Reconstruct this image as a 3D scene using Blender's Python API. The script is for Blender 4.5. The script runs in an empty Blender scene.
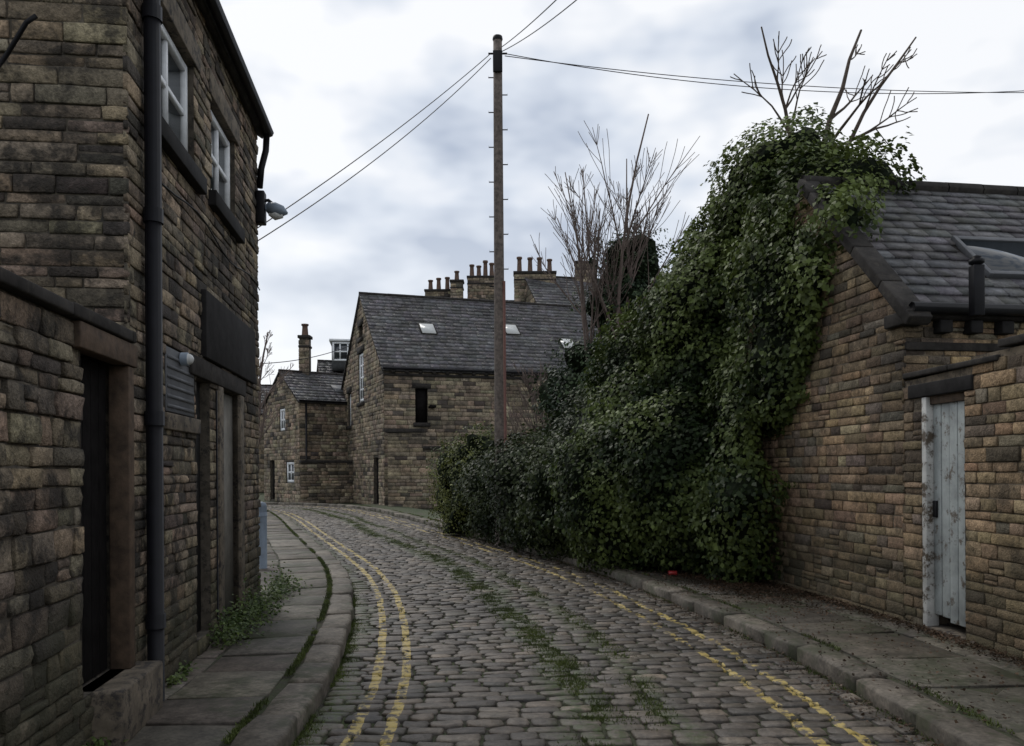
import bpy, math, random
import numpy as np
from mathutils import Vector, noise
random.seed(7); rng=np.random.default_rng(7)
S=bpy.context.scene
COL=S.collection
Z=np.array([0,0,1.0])
def V(*a): return np.array(a,dtype=float)
def nrm(a): a=np.asarray(a,float); return a/np.linalg.norm(a)
# ------------------------------------------------------------ materials
def newmat(name):
    m=bpy.data.materials.new(name); m.use_nodes=True
    nt=m.node_tree; b=nt.nodes['Principled BSDF']; return m,nt,b
def N(nt,t,**k):
    n=nt.nodes.new(t)
    for a,v in k.items(): setattr(n,a,v)
    return n
def noise_node(nt,vec,scale,detail=5,rough=.6):
    n=N(nt,'ShaderNodeTexNoise'); n.inputs['Scale'].default_value=scale
    n.inputs['Detail'].default_value=min(detail,4); n.inputs['Roughness'].default_value=rough
    nt.links.new(vec,n.inputs['Vector']); return n.outputs['Fac']
def ramp(nt,fac,stops):
    r=N(nt,'ShaderNodeValToRGB'); e=r.color_ramp.elements
    while len(e)<len(stops): e.new(.5)
    for i,(p,c) in enumerate(stops):
        e[i].position=p; e[i].color=(c,c,c,1) if isinstance(c,(int,float)) else (*c,1)
    nt.links.new(fac,r.inputs['Fac']); return r.outputs['Color']
def mix(nt,fac,a,b,mode='MIX'):
    m=N(nt,'ShaderNodeMix',data_type='RGBA',blend_type=mode)
    for sock,v in ((m.inputs[0],fac),(m.inputs[6],a),(m.inputs[7],b)):
        if isinstance(v,(int,float)): sock.default_value=v
        elif isinstance(v,tuple): sock.default_value=(*v,1)
        else: nt.links.new(v,sock)
    return m.outputs[2]
def pos(nt): return N(nt,'ShaderNodeNewGeometry').outputs['Position']
def bump(nt,b,h,strength,dist):
    bm=N(nt,'ShaderNodeBump'); bm.inputs['Strength'].default_value=strength; bm.inputs['Distance'].default_value=dist
    nt.links.new(h,bm.inputs['Height']); nt.links.new(bm.outputs['Normal'],b.inputs['Normal'])
def math_(nt,op,a,b=None):
    m=N(nt,'ShaderNodeMath',operation=op)
    for i,v in enumerate((a,b)):
        if v is None: continue
        if isinstance(v,(int,float)): m.inputs[i].default_value=v
        else: nt.links.new(v,m.inputs[i])
    return m.outputs[0]
def attr_mat(name,rough=.9,sc=14,var=(.5,1.4),bs=.6,bd=.012,spec=.3,big=1.2,stain=None,stain_amt=.5,st=(.5,.62),ssc=3.2,base_dirt=None):
    m,nt,b=newmat(name); p=pos(nt)
    at=N(nt,'ShaderNodeAttribute',attribute_name='Col').outputs['Color']
    n1=noise_node(nt,p,sc,8,.75); n2=noise_node(nt,p,big,2,.6); n3=noise_node(nt,p,sc*5,3,.6)
    c=mix(nt,1.0,at,ramp(nt,n1,[(.3,var[0]),(.7,var[1])]),'MULTIPLY')
    c=mix(nt,1.0,c,ramp(nt,n2,[(.3,.68),(.7,1.25)]),'MULTIPLY')
    c=mix(nt,1.0,c,ramp(nt,n3,[(.3,.70),(.7,1.25)]),'MULTIPLY')
    if stain:
        n4=noise_node(nt,p,ssc,6,.75)
        f=ramp(nt,n4,[(st[0],0.0),(st[1],stain_amt)])
        c=mix(nt,f,c,stain)
    if base_dirt:
        sp=N(nt,'ShaderNodeSeparateXYZ'); nt.links.new(p,sp.inputs[0])
        hgt=math_(nt,'ADD',math_(nt,'MULTIPLY',sp.outputs[2],.9),math_(nt,'MULTIPLY',n2,-1.1))
        c=mix(nt,ramp(nt,hgt,[(-.0,.6),(.3,0.0)]),c,base_dirt)
    nt.links.new(c,b.inputs['Base Color'])
    b.inputs['Roughness'].default_value=rough; b.inputs['Specular IOR Level'].default_value=spec
    h=math_(nt,'ADD',n1,math_(nt,'MULTIPLY',n3,.4))
    bump(nt,b,h,bs,bd); return m
def plain(name,c,rough=.7,metal=0,sc=8,v=.25,bs=.15,spec=.4,c2=None,thr=(.5,.62)):
    m,nt,b=newmat(name); p=pos(nt)
    n1=noise_node(nt,p,sc,7,.65)
    col=mix(nt,1.0,c,ramp(nt,n1,[(.3,1-v),(.7,1+v)]),'MULTIPLY')
    if c2:
        n2=noise_node(nt,p,sc*1.7,8,.75)
        col=mix(nt,ramp(nt,n2,[(thr[0],0.0),(thr[1],1.0)]),col,c2)
    nt.links.new(col,b.inputs['Base Color'])
    b.inputs['Roughness'].default_value=rough; b.inputs['Metallic'].default_value=metal
    b.inputs['Specular IOR Level'].default_value=spec
    if bs: bump(nt,b,n1,bs,.01)
    return m
M={}
M['stone']=attr_mat('sooty_sandstone',stain=(.026,.023,.020),stain_amt=.85,st=(.47,.60),bs=1.0,bd=.022,base_dirt=(.05,.05,.028))
M['stone_w']=attr_mat('warm_sandstone',stain=(.05,.04,.028),stain_amt=.7,st=(.51,.66),bs=1.0,bd=.022,base_dirt=(.05,.048,.028))
M['stone_far']=attr_mat('far_sandstone',sc=5,stain=(.045,.04,.034),stain_amt=.6,bs=.6,bd=.03)
M['slate']=attr_mat('roof_slate',rough=.6,sc=9,bs=.35,bd=.006,stain=(.055,.055,.04),stain_amt=.5)
M['flag']=attr_mat('paving_flags',rough=.7,sc=7,bs=.6,bd=.01,stain=(.036,.045,.02),stain_amt=.65,ssc=2.2)
M['mortar']=plain('mortar',(.08,.068,.053),.95,sc=9,v=.5,bs=.6,c2=(.03,.027,.023))
M['mortar_l']=plain('mortar_light',(.14,.112,.08),.95,sc=9,v=.4,bs=.6,c2=(.055,.045,.035))
M['lintel']=plain('dressed_stone',(.13,.107,.08),.9,sc=6,v=.5,bs=.6,c2=(.033,.029,.027))
M['darkstone']=plain('black_stone',(.030,.027,.025),.9,sc=6,v=.5,bs=.7,spec=.2,c2=(.065,.057,.047),thr=(.52,.8))
M['soot']=plain('blackened_stone',(.016,.015,.015),.85,sc=5,v=.5,bs=.5,spec=.2)
M['black']=plain('black_paint',(.006,.006,.008),.5,sc=10,v=.3,bs=.1,spec=.2)
M['wood']=plain('weathered_timber',(.075,.05,.033),.8,sc=10,v=.5,bs=.6)
M['dwood']=plain('dark_timber',(.008,.007,.007),.9,sc=10,v=.4,bs=.5,spec=.1)
M['white']=plain('white_paint',(.68,.70,.72),.5,sc=10,v=.15,bs=.05)
M['whitep']=plain('peeling_white_paint',(.46,.46,.44),.6,sc=4,v=.3,bs=.3,c2=(.09,.07,.05),thr=(.50,.60))
M['greyp']=plain('peeling_grey_paint',(.31,.335,.33),.6,sc=4,v=.3,bs=.3,c2=(.11,.09,.07),thr=(.54,.64))
M['board']=plain('grey_board',(.085,.088,.095),.6,sc=5,v=.3,bs=.15)
M['cement']=plain('cement_render',(.16,.15,.13),.9,sc=4,v=.4,bs=.4)
M['steel']=plain('painted_steel',(.17,.21,.26),.5,sc=8,v=.15,bs=.05,metal=.1)
M['pole']=plain('creosoted_pole',(.12,.098,.085),.85,sc=12,v=.5,bs=.5)
M['rust']=plain('red_brown_conduit',(.10,.04,.03),.7,sc=12,v=.3,bs=.2)
M['bark']=plain('bark',(.07,.052,.04),.9,sc=14,v=.4,bs=.6)
M['twig']=plain('twigs',(.12,.09,.078),.9,sc=14,v=.3,bs=.2)
M['pot']=plain('clay_pot',(.10,.062,.045),.85,sc=8,v=.4,bs=.3)
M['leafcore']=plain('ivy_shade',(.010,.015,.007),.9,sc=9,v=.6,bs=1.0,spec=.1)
M['plastic']=plain('lamp_glass',(.5,.51,.5),.25,sc=8,v=.05,bs=0)
m,nt,b=newmat('window_glass'); b.inputs['Base Color'].default_value=(.02,.025,.03,1); b.inputs['Roughness'].default_value=.06; b.inputs['Specular IOR Level'].default_value=.8
bump(nt,b,noise_node(nt,pos(nt),2,2,.5),.1,.02); M['glass']=m
m,nt,b=newmat('leaf'); at=N(nt,'ShaderNodeAttribute',attribute_name='Col').outputs['Color']
nt.links.new(at,b.inputs['Base Color']); b.inputs['Roughness'].default_value=.5; b.inputs['Specular IOR Level'].default_value=.2
tr=N(nt,'ShaderNodeBsdfTranslucent'); nt.links.new(at,tr.inputs['Color'])
mx=N(nt,'ShaderNodeMixShader'); mx.inputs[0].default_value=.2
nt.links.new(b.outputs[0],mx.inputs[1]); nt.links.new(tr.outputs[0],mx.inputs[2]); nt.links.new(mx.outputs[0],nt.nodes['Material Output'].inputs['Surface'])
M['leaf']=m
# setts with worn painted double lines (UV = lateral offset, distance along)
m,nt,b=newmat('stone_setts'); p=pos(nt)
at=N(nt,'ShaderNodeAttribute',attribute_name='Col').outputs['Color']
n1=noise_node(nt,p,18,8,.7); n2=noise_node(nt,p,.9,3,.6); n3=noise_node(nt,p,70,3,.6)
c=mix(nt,1.0,at,ramp(nt,n1,[(.3,.5),(.7,1.4)]),'MULTIPLY'); c=mix(nt,1.0,c,ramp(nt,n2,[(.3,.68),(.7,1.3)]),'MULTIPLY')
c=mix(nt,ramp(nt,noise_node(nt,p,2.1,6,.7),[(.50,0.0),(.72,.6)]),c,(.040,.040,.024))
uv=N(nt,'ShaderNodeUVMap',uv_map='UVMap').outputs['UV']; sp=N(nt,'ShaderNodeSeparateXYZ'); nt.links.new(uv,sp.inputs[0])
wob0=math_(nt,'SUBTRACT',noise_node(nt,p,3.0,3,.5),.5)
U=math_(nt,'ADD',sp.outputs[0],math_(nt,'MULTIPLY',wob0,.05))
U2=math_(nt,'ADD',sp.outputs[0],math_(nt,'MULTIPLY',math_(nt,'SUBTRACT',noise_node(nt,p,.8,4,.6),.5),.7))
def line(cc,w,U=U): return math_(nt,'LESS_THAN',math_(nt,'ABSOLUTE',math_(nt,'SUBTRACT',U,cc)),w)
def soft(cc,w): return ramp(nt,math_(nt,'ABSOLUTE',math_(nt,'SUBTRACT',U2,cc)),[(w*.4,1.0),(w,0.0)])
wn=noise_node(nt,p,11,8,.75); wn2=noise_node(nt,p,1.3,2,.5)
mossn=ramp(nt,noise_node(nt,p,16,5,.7),[(.40,0.0),(.60,.95)])
mb=math_(nt,'MAXIMUM',math_(nt,'MAXIMUM',soft(-.12,.24),math_(nt,'MULTIPLY',soft(.42,.16),.8)),soft(-1.83,.2))
c=mix(nt,math_(nt,'MULTIPLY',mb,mossn),c,(.055,.072,.024))
L1=math_(nt,'MAXIMUM',line(-1.55,.036),line(-1.33,.036)); R1=math_(nt,'MAXIMUM',line(1.2,.036),line(1.46,.036))
wl=ramp(nt,math_(nt,'ADD',math_(nt,'MULTIPLY',wn,.75),math_(nt,'MULTIPLY',wn2,.25)),[(.455,0.0),(.53,.88)])
wr=ramp(nt,math_(nt,'ADD',math_(nt,'MULTIPLY',wn,.6),math_(nt,'MULTIPLY',wn2,.4)),[(.485,0.0),(.54,.85)])
f=math_(nt,'ADD',math_(nt,'MULTIPLY',L1,wl),math_(nt,'MULTIPLY',R1,wr))
c=mix(nt,f,c,(.50,.38,.12))
nt.links.new(c,b.inputs['Base Color']); b.inputs['Roughness'].default_value=.52; b.inputs['Specular IOR Level'].default_value=.42
bump(nt,b,math_(nt,'ADD',n1,math_(nt,'MULTIPLY',n3,.3)),.8,.014); M['sett']=m
def groundmat(name,a,bc,d,s1,s2):
    m,nt,b=newmat(name); p=pos(nt)
    c=mix(nt,ramp(nt,noise_node(nt,p,s1,8,.7),[(.4,0.0),(.6,1.0)]),a,bc)
    c=mix(nt,ramp(nt,noise_node(nt,p,s2,6,.7),[(.5,0.0),(.65,1.0)]),c,d)
    nt.links.new(c,b.inputs['Base Color']); b.inputs['Roughness'].default_value=.95
    bump(nt,b,noise_node(nt,p,30,6,.7),.8,.02); return m
M['joint']=groundmat('mossy_joint',(.032,.027,.02),(.032,.04,.015),(.05,.066,.02),9,1.1)
M['ground']=groundmat('grassy_ground',(.045,.065,.022),(.06,.055,.035),(.035,.05,.018),3,.4)
M['soil']=groundmat('pavement_base',(.05,.045,.03),(.042,.052,.02),(.055,.05,.04),6,1.0)
# ------------------------------------------------------------ mesh helpers
def group(name,loc=None):
    e=bpy.data.objects.new(name,None); COL.objects.link(e); e.empty_display_size=.3; return e
def mesh_np(name,verts,faces,mat,cols=None,uv=None,parent=None,smooth=False):
    verts=np.asarray(verts,float).reshape(-1,3); faces=np.asarray(faces,int); k=faces.shape[1]
    me=bpy.data.meshes.new(name); nf=len(faces)
    me.vertices.add(len(verts)); me.vertices.foreach_set('co',verts.ravel())
    me.loops.add(nf*k); me.loops.foreach_set('vertex_index',faces.ravel())
    me.polygons.add(nf); me.polygons.foreach_set('loop_start',np.arange(nf)*k)
    try: me.polygons.foreach_set('loop_total',np.full(nf,k))
    except Exception: pass
    if smooth: me.polygons.foreach_set('use_smooth',np.ones(nf,bool))
    if cols is not None:
        a=me.color_attributes.new('Col','FLOAT_COLOR','CORNER')
        c=np.ones((nf,4)); c[:,:3]=cols; a.data.foreach_set('color',np.repeat(c,k,axis=0).ravel())
    if uv is not None:
        l=me.uv_layers.new(name='UVMap'); l.data.foreach_set('uv',np.asarray(uv)[faces.ravel()].ravel())
    me.update(calc_edges=True); me.validate()
    me.materials.append(mat); o=bpy.data.objects.new(name,me); COL.objects.link(o)
    if parent is not None: o.parent=parent
    return o
class Fr:
    def __init__(s,o,du,dv=Z,dn=None):
        s.o=np.asarray(o,float); s.du=np.asarray(du,float); s.dv=np.asarray(dv,float)
        s.dn=nrm(np.cross(s.du,s.dv)) if dn is None else dn
    def __call__(s,u,v,h):
        u=np.asarray(u,float)[...,None]; v=np.asarray(v,float)[...,None]; h=np.asarray(h,float)[...,None]
        return s.o+u*s.du+v*s.dv+h*s.dn
BOXF=np.array([[0,3,2,1],[4,5,6,7],[0,1,5,4],[1,2,6,5],[2,3,7,6],[3,0,4,7]])
def wbox(fr,u0,u1,v0,v1,h0,h1,mat,name,parent,bev=0,cols=None):
    u=[u0,u1,u1,u0]*2; v=[v0,v0,v1,v1]*2; h=[h0]*4+[h1]*4
    o=mesh_np(name,fr(u,v,h),BOXF,mat,parent=parent,cols=(np.tile(cols,(6,1)) if cols is not None else None))
    if bev:
        md=o.modifiers.new('b','BEVEL'); md.width=bev; md.segments=2
    return o
WF=Fr(V(0,0,0),V(1,0,0),V(0,1,0),V(0,0,1))
def blocks(name,quads,fr,hs,bev,jit,cols,mat,parent=None,uvout=False,bulge=.0,base=-.01,rnd=.35,rough=.004,sidec=.55):
    q=np.asarray(quads,float); n=len(q)
    q=q+rng.uniform(-jit,jit,q.shape)
    cen=q.mean(1,keepdims=True); sg=np.sign(cen-q)
    size=np.abs(q-cen).min(axis=(1,2))
    b=np.minimum(bev,size*.4)[:,None,None]
    ins=sg*b
    def ring(c,i):
        mids=(c+np.roll(c,-1,axis=1))/2
        out=np.empty((n,8,2)); out[:,0::2]=c; out[:,1::2]=mids; return out
    insm=(ins+np.roll(ins,-1,axis=1))/2
    I8=np.empty((n,8,2)); I8[:,0::2]=ins; I8[:,1::2]=insm
    r0=ring(q,0)
    r0[:,0::2]+=ins*rnd*rng.uniform(.3,2.2,(n,4,1))
    r0[:,1::2]+=rng.uniform(-jit,jit,(n,4,2))*1.0-insm*.1
    r2=r0+I8*rng.uniform(.7,1.3,(n,8,1))
    hs=np.asarray(hs)[:,None]
    tilt=rng.uniform(-1,1,(n,8))*rough
    H=[np.full((n,8),base),hs-b[:,:,0]*.8+tilt,hs+tilt*1.3,hs+bulge*rng.uniform(-.6,1.3,(n,1))]
    Q=np.concatenate([r0,r0,r2,cen+rng.uniform(-1,1,(n,1,2))*size[:,None,None]*.3],1); HH=np.concatenate(H,1)
    vs=fr(Q[...,0],Q[...,1],HH).reshape(-1,3)
    F=[]
    for r in range(2):
        for i in range(8):
            j=(i+1)%8; F.append([r*8+i,r*8+j,r*8+8+j,r*8+8+i])
    for i in range(0,8,2): F.append([24,16+(i-1)%8,16+i,16+i+1])
    F=np.array(F)
    fa=(F[None]+(np.arange(n)*25)[:,None,None]).reshape(-1,4)
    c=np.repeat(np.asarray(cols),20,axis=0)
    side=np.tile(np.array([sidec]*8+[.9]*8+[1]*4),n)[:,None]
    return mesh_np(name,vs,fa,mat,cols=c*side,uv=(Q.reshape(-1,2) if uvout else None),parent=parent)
def nz(p,s=1.0,o=0): return noise.noise(Vector((p[0]*s+o,p[1]*s+o*1.7,p[2]*s-o)))
PAL_L=([(.285,.222,.155),(.235,.187,.134),(.19,.153,.112),(.35,.28,.20),(.07,.06,.05),(.14,.115,.088)],[.26,.27,.2,.08,.08,.11])
PAL_W=([(.335,.235,.14),(.285,.205,.127),(.24,.175,.11),(.40,.30,.19),(.11,.085,.062),(.20,.165,.125)],[.26,.30,.20,.1,.06,.08])
PAL_F=([(.30,.24,.17),(.265,.213,.15),(.21,.172,.125),(.35,.285,.205),(.09,.076,.063)],[.28,.28,.22,.12,.10])
def stonecols(quads,fr,pal,soot=.5):
    q=np.asarray(quads); c=q.mean(1); P=fr(c[:,0],c[:,1],np.zeros(len(c)))
    idx=rng.choice(len(pal[0]),len(q),p=pal[1]); base=np.array(pal[0])[idx]
    base=base*rng.uniform(.78,1.2,(len(q),1))*(1+rng.uniform(-.06,.06,(len(q),3)))
    for i,p in enumerate(P):
        s=nz(p,.9,3)+.5*nz((p[0],p[1],p[2]*.5),2.5,9)
        s=max(0,min(1,(s-.03)*2.2))*soot
        s*=random.uniform(.3,1)
        base[i]=base[i]*(1-s)+np.array((.035,.031,.028))*s
    return base
def wall(name,fr,L,top,openings=(),ch=(.09,.15),sw=(.18,.45),h=(.012,.035),pal=PAL_L,soot=.5,mat='stone',mortar='mortar',parent=None,bottom=0.,gap=.008,reveal=.25,bev=.006,thick=.3,rough=.004):
    tu=[t[0] for t in top]; tz=[t[1] for t in top]
    T=lambda u: np.interp(u,tu,tz)
    quads=[]; v=bottom; zmax=max(tz)
    us=np.linspace(0,L,200)
    while v<zmax-.03:
        v1=v+random.uniform(*ch)
        for o in openings:
            for e in (o[2],o[3]):
                if abs(v1-e)<ch[0]*.55: v1=e
        m=us[T(us)>=v1-.02]
        if len(m)<2: break
        iv=[(m.min()-(.02 if m.min()<.01 else 0),m.max()+(.02 if m.max()>L-.01 else 0))]
        for o in openings:
            if min(v1,o[3])-max(v,o[2])>.02:
                nv=[]
                for a,b_ in iv:
                    if o[1]<=a or o[0]>=b_: nv.append((a,b_)); continue
                    if o[0]>a: nv.append((a,o[0]))
                    if o[1]<b_: nv.append((o[1],b_))
                iv=nv
        for a,b_ in iv:
            u=a
            while u<b_-.001:
                w=sw[0]+(sw[1]-sw[0])*random.random()**1.4
                if b_-(u+w)<sw[0]*.7: w=b_-u
                g1=gap*random.uniform(.5,1.6)/2; g2=gap*random.uniform(.4,1.5)/2
                if random.random()<.12 and (v1-v)>.09 and w<.35:
                    vm=(v+v1)/2+random.uniform(-.01,.01)
                    quads.append([(u+g1,v+g2),(u+w-g1,v+g2),(u+w-g1,vm-g2),(u+g1,vm-g2)]); quads.append([(u+g1,vm+g2),(u+w-g1,vm+g2),(u+w-g1,v1-g2),(u+g1,v1-g2)])
                else: quads.append([(u+g1,v+g2),(u+w-g1,v+g2),(u+w-g1,v1-g2),(u+g1,v1-g2)])
                u+=w
        v=v1
    hs=rng.uniform(h[0],h[1],len(quads))
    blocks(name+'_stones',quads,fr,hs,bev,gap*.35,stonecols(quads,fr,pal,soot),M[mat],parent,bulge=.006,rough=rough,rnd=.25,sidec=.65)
    cuts=sorted(set([0,L]+[o[0] for o in openings]+[o[1] for o in openings]+[x for x in tu if 0<x<L]))
    vs=[];fs=[]
    def quad(pts):
        i=len(vs); vs.extend(pts); fs.append([i,i+1,i+2,i+3])
    for a,b_ in zip(cuts[:-1],cuts[1:]):
        mid=(a+b_)/2; ops=sorted([o for o in openings if o[0]<=mid<=o[1]],key=lambda o:o[2]); lo=bottom
        for o in ops:
            if o[2]>lo: quad([fr(a,lo,0),fr(b_,lo,0),fr(b_,o[2],0),fr(a,o[2],0)])
            lo=o[3]
        if lo<T(mid): quad([fr(a,lo,0),fr(b_,lo,0),fr(b_,max(lo,T(b_)),0),fr(a,max(lo,T(a)),0)])
    for o in openings:
        a,b_,c,d=o[:4]; r=-reveal; t=.008
        quad([fr(a,c,t),fr(a,c,r),fr(a,d,r),fr(a,d,t)]); quad([fr(b_,c,r),fr(b_,c,t),fr(b_,d,t),fr(b_,d,r)])
        quad([fr(a,d,t),fr(a,d,r),fr(b_,d,r),fr(b_,d,t)]); quad([fr(a,c,r),fr(a,c,t),fr(b_,c,t),fr(b_,c,r)])
        quad([fr(a-.01,c-.01,r-.004),fr(b_+.01,c-.01,r-.004),fr(b_+.01,d+.01,r-.004),fr(a-.01,d+.01,r-.004)])
    mesh_np(name+'_core',np.array(vs),fs,M[mortar],parent=parent)
def window(fr,u0,u1,v0,v1,h,parent,nm='window',mu=1,mv=1,t=.05,fm='white'):
    wbox(fr,u0,u1,v0,v1,h-.03,h,M['glass'],nm+'_glass',parent)
    for a,b_ in ((u0,u0+t),(u1-t,u1)): wbox(fr,a,b_,v0,v1,h-.02,h+.04,M[fm],nm+'_frame',parent)
    for a,b_ in ((v0,v0+t),(v1-t,v1)): wbox(fr,u0+t,u1-t,a,b_,h-.02,h+.038,M[fm],nm+'_frame',parent)
    for i in range(mu):
        c=u0+(u1-u0)*(i+1)/(mu+1); wbox(fr,c-t*.35,c+t*.35,v0+t,v1-t,h-.02,h+.03,M[fm],nm+'_bar',parent)
    for i in range(mv):
        c=v0+(v1-v0)*(i+1)/(mv+1); wbox(fr,u0+t,u1-t,c-t*.35,c+t*.35,h-.02,h+.027,M[fm],nm+'_bar',parent)
def slates(name,fr,L,SL,parent,e=.2,w=.28,tone=(.095,.095,.10),skip=()):
    q=[];v=0;row=0
    while v<SL-.02:
        u=-random.uniform(0,w)*.3-(w/2 if row%2 else 0); v1=min(v+e,SL)
        while u<L:
            ww=w*random.uniform(.8,1.2); a=max(u,0); b_=min(u+ww,L)
            if b_-a>.02:
                cu,cv=(a+b_)/2,(v+v1)/2
                if not any(s[0]<cu<s[1] and s[2]<cv<s[3] for s in skip):
                    q.append([a+.003,b_-.003,v+random.uniform(-.012,.012),v1+.01])
            u+=ww
        v=v1; row+=1
    q=np.array(q); n=len(q)
    U=np.stack([q[:,0],q[:,1],q[:,1],q[:,0]]*2,1); W=np.stack([q[:,2],q[:,2]+rng.uniform(-.006,.006,n),q[:,3],q[:,3]]*2,1)
    hl=rng.uniform(.014,.030,n); hr=hl+rng.uniform(-.005,.005,n); z=np.zeros(n)
    H=np.stack([z-.01,z-.01,z-.01,z-.01,hl,hr,z+.004,z+.004],1)
    vs=fr(U,W,H).reshape(-1,3); fa=(BOXF[None]+(np.arange(n)*8)[:,None,None]).reshape(-1,4)
    c=np.array(tone)*rng.uniform(.6,1.35,(n,1))*(1+rng.uniform(-.05,.05,(n,3)))
    mesh_np(name,vs,fa,M['slate'],cols=np.repeat(c,6,axis=0),parent=parent)
def tubes(name,lines,mat,k=6,parent=None,smooth=True):
    vs=[];fs=[];n0=0
    for pts,rad in lines:
        pts=np.asarray(pts,float); m=len(pts); rad=np.broadcast_to(rad,(m,))
        tan=np.gradient(pts,axis=0); tan/=np.linalg.norm(tan,axis=1,keepdims=True)+1e-9
        ref=np.array([0,0,1.]) if abs(tan[0][2])<.9 else np.array([1.,0,0])
        a=np.cross(tan,ref); a/=np.linalg.norm(a,axis=1,keepdims=True)+1e-9; b_=np.cross(tan,a)
        th=np.linspace(0,2*math.pi,k,endpoint=False)
        ring=pts[:,None]+rad[:,None,None]*(np.cos(th)[None,:,None]*a[:,None]+np.sin(th)[None,:,None]*b_[:,None])
        vs.append(ring.reshape(-1,3))
        i=np.arange(m-1)[:,None]*k; j=np.arange(k)[None]
        f=np.stack([i+j,i+(j+1)%k,i+k+(j+1)%k,i+k+j],-1).reshape(-1,4)+n0
        fs.append(f)
        c=[[n0+0,n0+x,n0+x+1,n0+min(x+2,k-1)] for x in range(1,k-2,2)]
        c2=[[x+(m-1)*k for x in q_] for q_ in c]
        fs.append(np.array(c+c2)); n0+=m*k
    return mesh_np(name,np.concatenate(vs),np.concatenate(fs),mat,parent=parent,smooth=smooth)
def lathe(name,c,prof,mat,parent,k=14):
    vs=[];fs=[]
    for r,z in prof:
        for i in range(k):
            a=2*math.pi*i/k; vs.append((c[0]+r*math.cos(a),c[1]+r*math.sin(a),c[2]+z))
    for i in range(len(prof)-1):
        for j in range(k): fs.append([i*k+j,i*k+(j+1)%k,(i+1)*k+(j+1)%k,(i+1)*k+j])
    return mesh_np(name,vs,fs,mat,parent=parent,smooth=True)
def leaves(name,P,Nn,size,cols,parent=None,mat='leaf',asp=.8,drop=.5):
    P=np.asarray(P);Nn=np.asarray(Nn);n=len(P)
    Nn=Nn/(np.linalg.norm(Nn,axis=1,keepdims=True)+1e-9)
    r=rng.normal(0,1,(n,3)); r[:,2]-=drop*2
    t=r-(r*Nn).sum(1,keepdims=True)*Nn; t/=np.linalg.norm(t,axis=1,keepdims=True)+1e-9
    s=np.cross(Nn,t); L=(np.asarray(size)*rng.uniform(.6,1.3,n))[:,None]
    v0=P; v1=P+t*L*.45+s*L*.5*asp+Nn*L*.12; v2=P+t*L; v3=P+t*L*.45-s*L*.5*asp+Nn*L*.12
    vs=np.stack([v0,v1,v2,v3],1).reshape(-1,3)
    return mesh_np(name,vs,np.arange(n*4).reshape(-1,4),M[mat],cols=cols,parent=parent)
def house(name,C,f,L,g,w,eave,ridge,left_ops=(),front_ops=(),ch=(.12,.2),sw=(.25,.6),pal=PAL_F,mat='stone_far',mortar='mortar',soot=.5,ov=.1,ovE=.15,e=.22,sl=.3,h=(.015,.04),gap=.012,skip=(),reveal=.25,tone=(.09,.087,.092),parent=None,z0=0,gut=True,bev=.006,ridge_r=.09):
    G=parent or group(name); C=V(C[0],C[1],0.); f=nrm(V(f[0],f[1],0.)); g=nrm(V(g[0],g[1],0.))
    F=Fr(C,f); GL=Fr(C+g*w,-g)
    wall('front_wall',F,L,[(0,eave),(L,eave)],front_ops,ch,sw,h,pal,soot,mat,mortar,G,bottom=z0,gap=gap,reveal=reveal,bev=bev)
    wall('gable_wall',GL,w,[(0,eave),(w/2,ridge),(w,eave)],left_ops,ch,sw,h,pal,soot,mat,mortar,G,bottom=z0,gap=gap,reveal=reveal,bev=bev)
    D=C+f*L
    mesh_np('rear_walls',np.array([D+Z*z0,D+g*w+Z*z0,D+g*w+Z*eave,D+Z*eave, D+g*w+Z*z0,C+g*w+Z*z0,C+g*w+Z*eave,D+g*w+Z*eave, D+Z*eave,D+g*w+Z*eave,D+g*w/2+Z*ridge,D+g*w/2+Z*ridge*.9999]),[[0,1,2,3],[4,5,6,7],[8,9,10,11]],M['mortar_l'],parent=G)
    dv=g*w/2+Z*(ridge-eave); SL=np.linalg.norm(dv); dv=dv/SL
    R=Fr(C+Z*(eave+.03)-f*ov-dv*ovE,f,dv); LL=L+2*ov; SS=SL+ovE
    wbox(R,0,LL,0,SS,-.07,-.006,M['darkstone'],'roof_deck',G)
    slates('roof_slates',R,LL,SS,G,e,sl,tone,skip)
    dv2=-g*w/2+Z*(ridge-eave); dv2=dv2/SL
    R2=Fr(C+g*w+f*L+Z*(eave+.03)+f*ov-dv2*ovE,-f,dv2)
    wbox(R2,0,LL,0,SS,-.07,-.006,M['darkstone'],'roof_deck_rear',G)
    slates('roof_slates_rear',R2,LL,SS,G,e*2,sl*2,tone)
    a=C+g*w/2+Z*(ridge+.03)-f*ov
    n=max(2,int(LL/.45)); ln=[]
    for i in range(n):
        p0=a+f*LL*i/n; p1=a+f*(LL*(i+1)/n-.015); r=ridge_r*random.uniform(.95,1.05); ln.append(([p0,p1],[r,r]))
    tubes('ridge_tiles',ln,M['darkstone'],8,G)
    if gut:
        p=C+Z*(eave-.02)-g*(ovE*.7+.05); tubes('gutter',[([p-f*ov,p+f*(L+ov)],.055)],M['black'],8,G)
    return G,F,GL,R
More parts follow.
